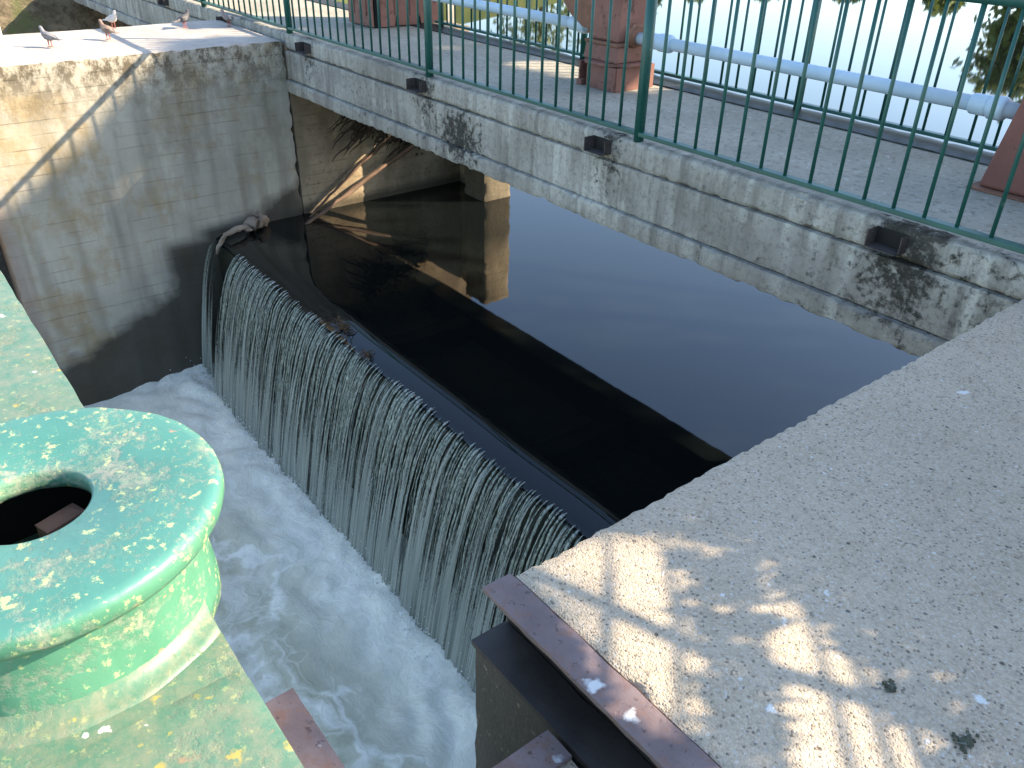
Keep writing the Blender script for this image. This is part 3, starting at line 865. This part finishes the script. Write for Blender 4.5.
def build_cabinet():
    t = empty('red_cabinet', (-9.4, 5.6, .015), 0, 'rusty orange red sheet metal gear cabinet on the left pier', 'cabinet')
    x0, x1, y0, y1, h = -9.72, -9.12, 5.10, 6.0, 1.25
    bm = bmesh.new(); box(bm, x0 + .04, x1 - .04, y0 + .04, y1 - .04, .02, h - .02); link('frame', bm, M['black'], t)  # black block paints the shaded inside behind the torn panels
    def panel(a, b, fixed, axis, notches, name):
        bm = bmesh.new()
        pts = [(a, h)] + [(a, .03)]
        for (n, w, d) in notches: pts += [(n - w, .03), (n, .03 + d), (n + w * .6, .035)]
        pts += [(b, .03), (b, h)]
        prism(bm, pts, axis, fixed, fixed + .012)
        o = link(name, bm, M['red'], t)
        bm = bmesh.new()
        for k in range(1, 4):
            u = a + (b - a) * k / 4
            if axis == 'y': box(bm, u - .012, u + .012, fixed - .012, fixed - .001, .14, h - .05)
            else: box(bm, fixed + .0125, fixed + .024, u - .012, u + .012, .14, h - .05)
        link('rib', bm, M['red'], o)
    panel(x0, x1 - .02, y0, 'y', [(x1 - .08, .02, .16)], 'front_panel')
    panel(y0 + .09, y1, x1, 'x', [(y0 + .30, .025, .17), (y0 + .62, .03, .12)], 'side_panel')
    bm = bmesh.new(); prism(bm, [(x0 - .03, h), (x1 + .04, h), (x1 + .04, h + .02), ((x0 + x1) / 2, h + .09), (x0 - .03, h + .02)], 'y', y0 - .03, y1 + .02)
    link('lid', bm, M['red'], t)
build_cabinet()

# ================================================================== GREEN GATE HOIST IN THE FOREGROUND
def build_hoist():
    cx, cy, zt, zb = -1.185, .033, .70, .50
    t = empty('gate_hoist', (cx, cy, 0), 0, 'large flaking green cast gate hoist with round open boss in the foreground', 'hoist')
    ye = .2115
    bm = bmesh.new()
    rough_box(bm, -9.6, -.36, -.50, ye, .33, zb, .05, .002, .005, fine=(.06, .05, .04))
    link('housing', bm, M['greenlow'], t)
    bm = bmesh.new()
    rough_box(bm, -.885, -.36, -.50, ye - .003, zb + .0005, zb + .0055, .03, .001, .003, fine=(.03, .03, .0025))
    link('cover_plate', bm, M['greenlow'], t)
    # round boss: flange, narrower neck, flaring foot
    prof = [(.20, .64), (.20, .662), (.086, .664), (.0845, .675), (.0835, .688), (.086, .697), (.090, .700),
            (.252, .7005), (.264, .699), (.2705, .693), (.2725, .684), (.2715, .668), (.264, .656), (.246, .650), (.234, .640), (.230, .62),
            (.230, .56), (.236, .50), (.236, .47), (.20, .45), (.20, .40), (.20, .64)]
    bm = bmesh.new()
    lathe(bm, prof, (cx, cy, 0), 120)
    bmesh.ops.remove_doubles(bm, verts=bm.verts, dist=1e-5)
    for v in bm.verts:
        n1 = noise.noise(v.co * 22) * .0016 + noise.noise(v.co * 60) * .0008
        d = Vector((v.co.x - cx, v.co.y - cy, 0)).normalized()
        v.co += d * n1 + Vector((0, 0, n1 * .8))
    link('boss', bm, M['green'], t, smooth=True)
    # dirty weld fillet where the boss stands on the housing
    bm = bmesh.new()
    lathe(bm, [(.228, .535), (.232, .525), (.239, .515), (.249, .508), (.260, .5035), (.275, .499), (.275, .48), (.228, .48)], (cx, cy, 0), 120, close=True)
    bmesh.ops.bisect_plane(bm, geom=bm.verts[:] + bm.edges[:] + bm.faces[:], plane_co=(0, ye - .004, 0), plane_no=(0, 1, 0), clear_outer=True)
    for v in bm.verts:
        v.co += Vector((noise.noise(v.co * 25), noise.noise(v.co * 25 + Vector((3, 3, 3))), 0)) * .003
    link('fillet', bm, M['fillet'], t, smooth=True)
    bm = bmesh.new(); lathe(bm, [(0, .41), (.199, .41), (.199, .655)], (cx, cy, 0), 40)
    link('bore_floor', bm, M['black'], t)  # lining coloured black for the shade of the hollow bore
    bm = bmesh.new()
    rough_box(bm, -.020, .020, -.035, .035, .42, .635, .012, .002, .004)
    for v in bm.verts: v.co = Matrix.Rotation(R(20), 3, 'Z') @ v.co + Vector((cx - .035, cy + .035, 0))
    link('spindle_key', bm, M['rust'], t)
    for x in (-9.5, -.46):
        bm = bmesh.new(); box(bm, x - .09, x + .09, -.42, .12, .001, .328)
        link('foot', bm, M['green'], t)
build_hoist()

# ================================================================== DRIFTWOOD
def wood(name, label, pts, rads, mat, cat='driftwood', group='driftwood caught above the weir'):
    bm = bmesh.new()
    P = [Vector(p) for p in pts]
    fine, fr = [], []
    for i in range(len(P) - 1):
        for k in range(8):
            s = k / 8
            fine.append(P[i].lerp(P[i + 1], s) + Vector((noise.noise(P[i] * 3 + Vector((s * 4, 0, 0))), noise.noise(P[i] * 3 + Vector((0, s * 4, 5))), noise.noise(P[i] * 3 + Vector((2, s * 4, 0))))) * rads[i] * .5)
            fr.append((rads[i] * (1 - s) + rads[i + 1] * s) * (1 + .18 * noise.noise(P[i] + Vector((s * 9, 1, 2)))))
    fine.append(P[-1]); fr.append(rads[-1])
    tube(bm, fine, fr, 12)
    for v in bm.verts:
        q = v.co * 14
        v.co += Vector((noise.noise(q), noise.noise(q + Vector((7, 1, 3))), noise.noise(q + Vector((2, 9, 5))))) * max(rads) * .6 + Vector((0, 0, noise.noise(v.co * 45))) * max(rads) * .2
    return tag(link(name, bm, mat, smooth=True), label, cat, group)
wood('driftwood_log', 'long pale log leaning on the lit wall under the bridge', [(-8.93, 5.55, -1.28), (-8.84, 4.6, -1.66), (-8.74, 3.9, -1.93), (-8.70, 3.62, -2.02)], [.028, .030, .024, .014], M['wood'])
wood('driftwood_branch', 'thin dark branch lying higher up the wall above the long log', [(-8.98, 5.5, -1.05), (-8.96, 4.7, -1.45), (-8.92, 4.1, -1.85), (-8.9, 3.9, -2.0)], [.02, .02, .016, .01], M['wood'])
wood('broken_log', 'short broken pale log stranded at the left end of the weir', [(-8.98, 3.42, -1.90), (-8.88, 3.28, -1.85), (-8.80, 3.17, -1.87)], [.06, .085, .05], M['palewood'])
wood('driftwood_branch', 'bent pale branch hooked over the weir edge beside the broken log', [(-8.84, 3.2, -1.88), (-8.78, 3.02, -1.86), (-8.80, 2.88, -1.90), (-8.84, 2.80, -2.04), (-8.84, 2.78, -2.12)], [.032, .03, .026, .022, .012], M['palewood'])

def roots():
    bm = bmesh.new()
    rnd = random.Random(4)
    for k in range(60):
        y = rnd.uniform(4.7, 5.6); z = -.80 - (y - 4.7) * .30 + rnd.uniform(-.22, .12)
        x = XL + .03
        p = [(x, y, z)]
        L = rnd.uniform(.15, .5)
        for s in range(4): p.append((x + .04 + rnd.uniform(0, .07), y - L * (s + 1) / 4 * .9 + rnd.uniform(-.03, .03), z - L * (s + 1) / 4 * .62 + rnd.uniform(-.03, .03)))
        tube(bm, p, [.016, .014, .011, .008, .004], 5)
    for k in range(420):
        y = rnd.uniform(4.6, 5.6); z = -.84 - (y - 4.6) * .30 + rnd.gauss(0, .13)
        c = Vector((XL + .05 + rnd.uniform(0, .06), y, z)); a = rnd.uniform(0, 6.28); s = rnd.uniform(.02, .05)
        d = Vector((.4, math.cos(a), math.sin(a))) * s; e = Vector((.3, -math.sin(a), math.cos(a))) * s * .5
        bm.faces.new([bm.verts.new(c + w) for w in (-d, e, d, -e)])
    tag(link('root_tangle', bm, M['root']), 'dark tangle of roots and twigs hanging on the wall under the bridge', 'roots')
roots()

def debris(c, label, n, sx, sy, seed):
    rnd = random.Random(seed)
    bm = bmesh.new()
    for k in range(n):
        p = Vector((c[0] + rnd.gauss(0, sx), c[1] + rnd.gauss(0, sy), c[2] + rnd.uniform(-.01, .05)))
        a = rnd.uniform(0, 6.28); L = rnd.uniform(.03, .07)
        q = p + Vector((math.cos(a), math.sin(a), rnd.uniform(-.2, .4))) * L
        tube(bm, [p, (p + q) / 2 + Vector((0, 0, .01)), q], [.003, .004, .002], 5)
    tag(link('weed_clump', bm, M['weed']), label, 'weeds', 'weed clumps on the weir lip')
debris((-6.15, 2.93, ZW - .03), 'brown weed clump snagged where the bright lip strip begins', 70, .07, .025, 3)
debris((-5.62, 2.86, ZW - .05), 'small brown weed tuft just below the larger clump', 26, .025, .015, 5)

# moss / dropping on the slab
def clump(c, label, s, seed):
    rnd = random.Random(seed)
    bm = bmesh.new()
    for k in range(70):
        p = Vector((c[0] + rnd.gauss(0, s), c[1] + rnd.gauss(0, s * 1.5), c[2]))
        r = rnd.uniform(.0015, .0042)
        b2 = bmesh.new(); bmesh.ops.create_icosphere(b2, subdivisions=1, radius=r)
        vs = {}
        for v in b2.verts: vs[v.index] = bm.verts.new(Vector((v.co.x * 1.3, v.co.y * 1.3, v.co.z * .8 + r * .6)) * (1 + .3 * noise.noise(v.co * 200)) + p)
        for f in b2.faces: bm.faces.new([vs[v.index] for v in f.verts])
        b2.free()
    tag(link('moss_clump', bm, M['moss']), label, 'moss', 'moss clumps on the slab')
clump((-.262, 1.418, .002), 'dark green moss clump on the concrete slab at lower right', .008, 1)
clump((-.43, 1.42, .001), 'tiny black moss clump on the middle of the slab', .005, 2)

# ================================================================== PIGEONS
def build_pigeon(mats):
    bm_body, root = bmesh.new(), empty('pigeon')
    # rings: (forward, height, half width, half height), tail to head; bird faces +x
    body = [(-.135, .115, .012, .008), (-.10, .120, .034, .022), (-.06, .126, .052, .044), (-.01, .134, .060, .056), (.035, .146, .055, .056),
            (.065, .166, .042, .046), (.082, .192, .030, .033), (.090, .216, .025, .025), (.097, .238, .025, .024), (.108, .252, .020, .018), (.122, .254, .010, .010), (.128, .253, .004, .004)]
    rings = []
    for i, (f, h, w, v) in enumerate(body):
        a, b = body[max(0, i - 1)], body[min(len(body) - 1, i + 1)]
        d = Vector((b[0] - a[0], 0, b[1] - a[1])).normalized(); u = Vector((-d.z, 0, d.x))
        rings.append([bm_body.verts.new(Vector((f, 0, h)) + Vector((0, 1, 0)) * w * math.cos(2 * math.pi * k / 14) + u * v * math.sin(2 * math.pi * k / 14)) for k in range(14)])
    for a, b in zip(rings, rings[1:]):
        for k in range(14): bm_body.faces.new((a[k], a[(k + 1) % 14], b[(k + 1) % 14], b[k]))
    bm_body.faces.new(rings[0][::-1]); bm_body.faces.new(rings[-1])
    link('body', bm_body, mats[0], root, smooth=True, world=False)
    for s in (-1, 1):
        bm = bmesh.new()
        pts = [(.045, .165), (.02, .178), (-.05, .165), (-.12, .137), (-.175, .112), (-.12, .108), (-.05, .108), (.01, .118)]
        A = [bm.verts.new((x, s * (.062 - .05 * max(0, -x - .02) / .15), z)) for x, z in pts]
        B = [bm.verts.new((x, s * (.050 - .05 * max(0, -x - .02) / .15), z)) for x, z in pts]
        bm.faces.new(A); bm.faces.new(B[::-1])
        for i in range(8): bm.faces.new((A[i], A[(i + 1) % 8], B[(i + 1) % 8], B[i]))
        link('wing', bm, mats[1], root, world=False)
        bm = bmesh.new()
        tube(bm, [(.0, s * .022, .095), (.004, s * .024, .045), (.0, s * .024, .004)], [.012, .006, .005], 6)
        for a in (-.5, 0, .5, 3.1): tube(bm, [(0, s * .024, .004), (.03 * math.cos(a), s * .024 + .03 * math.sin(a), .003)], [.004, .002], 5)
        link('leg', bm, mats[3], root, world=False)
    bm = bmesh.new()
    prism(bm, [(-.12, -.022), (-.215, -.034), (-.225, 0), (-.215, .034), (-.12, .022)], 'z', .100, .110)
    link('tail', bm, mats[1], root, world=False)
    bm = bmesh.new(); tube(bm, [(.122, 0, .252), (.136, 0, .249), (.148, 0, .243)], [.006, .004, .001], 6)
    link('beak', bm, mats[2], root, world=False)
    return root
pink = mat_simple('bird_feet', (.35, .10, .07), (.4, .13, .1), 20, .7)
beak = mat_simple('bird_beak', (.05, .045, .045), (.07, .06, .06), 20, .6)
def feather(n, a, b): return mat_simple(n, a, b, 25, .75, bump=.2)
gb = feather('grey_feather', (.16, .16, .18), (.24, .23, .24)); gw = feather('barred_feather', (.10, .095, .10), (.24, .225, .22))
bb = feather('brown_feather', (.16, .11, .09), (.26, .18, .14)); bw = feather('brown_wing', (.14, .10, .08), (.34, .27, .22))
wb = feather('white_feather', (.50, .47, .45), (.60, .57, .54))
db = feather('dark_feather', (.05, .05, .06), (.09, .085, .09))
birds = [
    ((-9.80, 1.80), 212, (gb, gw), 'slim grey pigeon nearest the left edge of the picture'),
    ((-9.97, 2.40), 205, (bb, bw), 'brown pigeon standing in front of the white pigeon'),
    ((-10.72, 2.66), 20, (wb, wb), 'white pigeon on the back edge of the pier top'),
    ((-10.36, 3.34), 110, (db, gw), 'upright dark pigeon on the middle of the pier top'),
    ((-10.20, 3.80), 290, (gb, wb), 'pigeon with pale wings tucked beside the railing end'),
]
for (xy, rz, ms, lab) in birds:
    p = build_pigeon((ms[0], ms[1], beak, pink))
    p.location = (xy[0], xy[1], .006); p.rotation_euler = (0, 0, R(rz))
    p.scale = (.72, .72, .72)
    tag(p, lab, 'pigeon', 'pigeons on the pier top')

# ================================================================== TREES, BUILDING BEYOND
def land(p):
    """where the sun's ray through p meets the level of the slab"""
    t = p.z / SUN.z
    return p.x - SUN.x * t, p.y - SUN.y * t
def inside(x, y, poly):
    r = False
    for i in range(len(poly)):
        (x1, y1), (x2, y2) = poly[i], poly[i - 1]
        if (y1 > y) != (y2 > y) and x < (x2 - x1) * (y - y1) / (y2 - y1) + x1: r = not r
    return r
GAPS = [  # openings shaped in the crowns to let sun patches through
    [(-8.5, 2.75), (-8.42, 2.75), (-8.0, 3.75), (-8.1, 3.75)],
    [(-1.15, 1.05), (-1.15, 1.45), (-.6, 1.50), (-.1, 1.32), (-.1, .95), (-.6, .86)],
    [(-6.6, 5.7), (-5.0, 5.7), (-5.0, 5.2), (-6.6, 5.1)],
]
PATCH = [  # holes left in the added bough where sun reaches the slab
    [(-1.3, 1.08), (-1.07, 1.40), (-.97, 1.33), (-.60, 1.02), (-.68, .91), (-.95, .93)],
    [(-.77, 1.47), (-.60, 1.46), (-.20, 1.28), (-.24, 1.10), (-.45, 1.07)],
]
def in_gap(x, y, m):
    if x < -7.5 and random.random() < .5: return False
    return any(inside(x + a, y + b, g) for g in GAPS for a, b in ((0, 0), (m, 0), (-m, 0), (0, m), (0, -m), (m, m), (-m, -m)))
def leaf(bm, c, s, rnd):
    a = Vector((rnd.gauss(0, 1), rnd.gauss(0, 1), rnd.gauss(0, 1))).normalized()
    b = a.orthogonal().normalized()
    b = Matrix.Rotation(rnd.uniform(0, 6.28), 3, a) @ b
    d = a.cross(b)
    bm.faces.new([bm.verts.new(c + w) for w in (b * s, d * s * .45 + b * s * .15, -b * s, -d * s * .45 + b * s * .1)])

def limbs(bm, base, top, r, ends, rnd):
    base, top = Vector(base), Vector(top)
    mid = base.lerp(top, .5) + Vector((rnd.uniform(-.2, .2), rnd.uniform(-.2, .2), 0))
    tube(bm, [base, base + Vector((0, 0, .3)), mid, top], [r * 1.35, r, r * .75, r * .35], 9)
    for e in ends:
        s = base.lerp(top, rnd.uniform(.4, .85)); e = Vector(e)
        m = s.lerp(e, .5) + Vector((0, 0, .25))
        tube(bm, [s, m, e], [r * .4, r * .25, r * .05], 6)

def tree(name, label, base, h, blobs, n, size, mat, seed, group, shade=None, near=False):
    rnd = random.Random(seed)
    t = empty(name, base, 0, label, 'tree', group)
    B = Vector(base)
    bm = bmesh.new()
    cl = []
    for (bx, by, bz, rr) in blobs:
        for k in range(max(5, int(rr * 6))):
            d = Vector((rnd.gauss(0, 1), rnd.gauss(0, 1), rnd.gauss(0, 1))).normalized() * rr * rnd.uniform(.35, 1) ** .6
            cl.append((B + Vector((bx, by, bz)) + d, rr * rnd.uniform(.22, .42)))
    per = max(4, n // max(1, len(cl)))
    for c, r in cl:
        for k in range(per):
            p = c + Vector((rnd.gauss(0, r), rnd.gauss(0, r), rnd.gauss(0, r * .8)))
            if p.z < B.z + .5: continue
            lx, ly = land(p)
            if shade is not None:
                if in_gap(lx, ly, .16): continue
                if ly < .42: continue
                if lx < -9.6 or (lx < -7.0 and not 2.8 < ly < 6.1): continue
            leaf(bm, p, size * rnd.uniform(.7, 1.3), rnd)
    if shade is not None:
        # leaves added along the sun's rays to shade bridge, slab and wall
        x0, x1, y0, y1, m, ya, yb = shade
        for k in range(m):
            lx, ly = rnd.uniform(x0, x1), rnd.uniform(y0, y1)
            if in_gap(lx, ly, .16): continue
            if noise.noise(Vector((lx * 1.1, ly * 1.1, 3))) > .38 and ly > 2.8: continue
            if lx < -7.0 and not 2.8 < ly < 6.1: continue
            Y = rnd.uniform(ya, yb)
            tt = (Y - ly) / SUN.y
            leaf(bm, Vector((lx, ly, 0)) + SUN * tt, size * rnd.uniform(.8, 1.4), rnd)
    if near:
        # added bough, out of view: its leaves shape two sun patches on the slab
        k = 0
        while k < 8500:
            lx, ly = rnd.uniform(-1.75, .75), rnd.uniform(.42, 2.1)
            k += 1
            if any(inside(lx, ly, g) for g in PATCH): continue
            tt = (rnd.uniform(1.75, 2.35)) / SUN.y
            leaf(bm, Vector((lx, ly, 0)) + SUN * tt, rnd.uniform(.03, .05), rnd)
    link('crown', bm, mat, t, smooth=True)
    bm = bmesh.new()
    ends = [B + Vector((bx, by, bz)) for bx, by, bz, _ in blobs]
    limbs(bm, B - Vector((0, 0, .4)), B + Vector((blobs[0][0] * .5, blobs[0][1] * .5, h * .8)), .16 + h * .012, ends, rnd)
    if near:
        tube(bm, [B + Vector((0, 0, 2.2)), (3.4, 5.6, 2.35), (1.9, 4.3, 2.0), (.7, 3.3, 1.62), (-.2, 2.9, 1.5)], [.05, .04, .03, .018, .006], 7)
        for (px, py, dx, dy, L) in ((-.99, 1.30, .80, -.60, .75), (-.93, 1.36, .81, -.58, .7), (-.62, 1.40, .80, -.60, .7), (-.56, 1.44, .82, -.57, .65), (-.5, 1.46, .84, -.54, .6), (-1.1, 1.2, .78, -.62, .6)):  # twigs added to cast thin streaks of shade on the slab
            a0 = Vector((px, py, 0)) + SUN * (2.0 / SUN.y)
            q = [a0 + Vector((dx, dy, .05)) * (L * (i / 5 - .15)) + Vector((.0, .018 * math.sin(i), 0)) for i in range(7)]
            tube(bm, q, [.004, .007, .009, .009, .008, .006, .003], 5)
    link('trunk', bm, M['bark'], t)
    return t
G1 = 'tall trees on the right bank upstream'
tree('broadleaf_tree', 'dark broadleaf tree leaning over the water on the right bank', (4.9, 13.2, -.6), 9, [(0, 0, 7.6, 1.5), (-2.2, -.3, 7.4, 1.3), (-3.6, .2, 6.8, 1.1), (1.0, .6, 6.2, 1.5)], 2600, .17, M['leafA'], 11, G1, (-7.0, -2.6, 2.7, 5.7, 5200, 12.2, 15.2))
tree('broadleaf_tree', 'tallest dark broadleaf tree on the right bank', (7.6, 13.8, -.6), 11, [(0, 0, 9.0, 1.8), (-1.4, -.4, 8.2, 1.4), (1.4, .4, 9.0, 1.4), (.4, .3, 6.6, 1.8)], 3200, .17, M['leafA'], 12, G1, (-2.8, .6, .45, 5.7, 8400, 12.4, 15.4))
tree('broadleaf_tree', 'dark broadleaf tree at the right of the group on the bank', (11.2, 14.2, -.6), 11, [(0, 0, 8.8, 1.8), (1.6, -.4, 8.0, 1.6), (-1.4, .5, 8.6, 1.5), (0, 0, 6.2, 1.9)], 3200, .17, M['leafA'], 13, G1, (.5, 3.8, .45, 5.7, 7000, 12.6, 15.6))
tree('broadleaf_tree', 'slender high tree furthest upstream of the right bank group', (6.2, 19.6, -.6), 13, [(0, 0, 10.8, 1.6), (-2.4, -.2, 11.4, 1.3), (-4.2, .2, 11.6, 1.1), (.8, .3, 8.6, 1.5)], 2000, .17, M['leafA'], 14, G1, (-9.5, -6.8, 2.8, 6.0, 4600, 18.5, 20.8))
tree('shade_tree', 'unseen young tree added beside the bridge, its low bough shaping sun on the slab', (4.4, 6.9, -.55), 4.6, [(0, 0, 3.9, .9), (.5, .4, 3.2, .8), (-.6, -.5, 3.3, .7)], 900, .06, M['leafB'], 15, G1, None, True)
G2 = 'trees along the far bank'
far = [(-6.5, 47, 12, 'A'), (-11, 46.5, 9.6, 'A'), (-15.5, 47.5, 8.0, 'B'), (-19.5, 48, 5.2, 'B'), (-1.5, 47, 12, 'B'), (5, 48, 12, 'A'), (11, 47, 12, 'B'), (18, 47, 12, 'A'),
       (-25, 50, 1.5, 'B'), (-31, 50, 1.4, 'A'), (-37, 50, 1.9, 'B'), (-42, 49, 2.6, 'B'), (-46, 49, 3.4, 'A'), (-50, 49, 3.2, 'B'), (-54.5, 49, 3.8, 'A'), (-60, 50, 11, 'B')]
kinds = {'A': 'dark green', 'B': 'yellow green'}
for i, (x, y, h, k) in enumerate(far):
    rr = max(.55, h * .22)
    lab = '%s tree of about %s on the far river bank' % (kinds[k], 'middle height' if 6 < h < 9 else 'low bush height' if h <= 6 else 'full height')
    tree('broadleaf_tree', lab, (x, y, -1.3), h, [(0, 0, h * .72, rr * 1.25), (rr, .3, h * .5, rr * 1.2), (-rr, -.3, h * .52, rr * 1.2), (.2, -.5, h * .3, rr * 1.3), (-.3, .3, h * .86, rr * .8)], 1500, .30, M['leaf' + k], 40 + i, G2)

def build_house():
    t = empty('riverside_building', (-29, 13, -1.2), 0, 'cream walled building with dark windows on the left bank upstream', 'building')
    x0, x1, y0, y1, z0, z1 = -33, -25.6, 7.5, 15.5, -1.3, 3.2
    bm = bmesh.new(); box(bm, x0, x1, y0, y1, z0, z1); link('wall', bm, M['white'], t)
    bm = bmesh.new(); prism(bm, [(x0 - .4, z1 + .02), (x1 + .4, z1 + .02), ((x0 + x1) / 2, z1 + 2.2)], 'y', y0 - .4, y1 + .4); link('roof', bm, M['roof'], t)
    for k in range(4):
        y = y0 + 1.0 + k * 1.95
        bm = bmesh.new(); box(bm, x1 + .002, x1 + .06, y - .06, y + 1.26, .24, 1.86); f = link('window', bm, M['white'], t)
        bm = bmesh.new(); box(bm, x1 + .061, x1 + .07, y, y + 1.2, .3, 1.8); link('pane', bm, M['glass'], f)
build_house()
bm = bmesh.new()
rough_box(bm, -25.2, -24.8, 6.6, 17.0, -3, -.55, .3, .02, .02)
tag(link('quay_wall', bm, M['white']), 'low pale quay wall along the left bank upstream', 'wall')

# ================================================================== CAMERA
def cam_axes():
    f, cx, cy = 828., 512., 384.
    ray = lambda x, y: Vector(((x - cx) / f, (y - cy) / f, 1)).normalized()
    nx = ray(-244, -127); up = -ray(483, 1750)
    X = -nx; X = (X - up * X.dot(up)).normalized(); Y = up.cross(X)
    return X, Y, up
X, Y, U = cam_axes()
right = Vector((X.x, Y.x, U.x)); down = Vector((X.y, Y.y, U.y)); fwd = Vector((X.z, Y.z, U.z))
cam = bpy.data.objects.new('camera', bpy.data.cameras.new('camera'))
col.objects.link(cam)
m = Matrix.Identity(4)
for i in range(3): m[i][0] = right[i]; m[i][1] = -down[i]; m[i][2] = -fwd[i]
m[0][3], m[1][3], m[2][3] = 0, 0, 1.5
cam.matrix_world = m
cam.data.sensor_fit = 'HORIZONTAL'; cam.data.sensor_width = 36; cam.data.lens = 36 * 828 / 1024
cam.data.clip_start = .05; cam.data.clip_end = 2000
scn.camera = cam

# ================================================================== LIGHT
elev = math.asin(SUN.z); azi = math.atan2(SUN.x, SUN.y)
w = bpy.data.worlds.new('World'); scn.world = w; w.use_nodes = True
nt = w.node_tree
sky = nt.nodes.new('ShaderNodeTexSky'); sky.sky_type = 'NISHITA'; sky.sun_disc = False
sky.sun_elevation = elev; sky.sun_rotation = azi; sky.air_density = 1.0; sky.dust_density = .7; sky.ozone_density = 1.15
bg = nt.nodes['Background']; bg.inputs[1].default_value = .13
nt.links.new(sky.outputs[0], bg.inputs[0])
sun = bpy.data.objects.new('sun', bpy.data.lights.new('sun', 'SUN'))
col.objects.link(sun)
sun.data.energy = 4.2; sun.data.angle = R(.5); sun.data.color = (1, .84, .62)
sun.rotation_euler = (-SUN).to_track_quat('-Z', 'Y').to_euler()
scn.view_settings.view_transform = 'Standard'; scn.view_settings.look = 'None'
scn.view_settings.exposure = 1.85; scn.view_settings.gamma = 1
scn.cycles.max_bounces = 8; scn.cycles.transparent_max_bounces = 20
scn.cycles.use_denoising = True
scn.cycles.caustics_reflective = False; scn.cycles.caustics_refractive = False
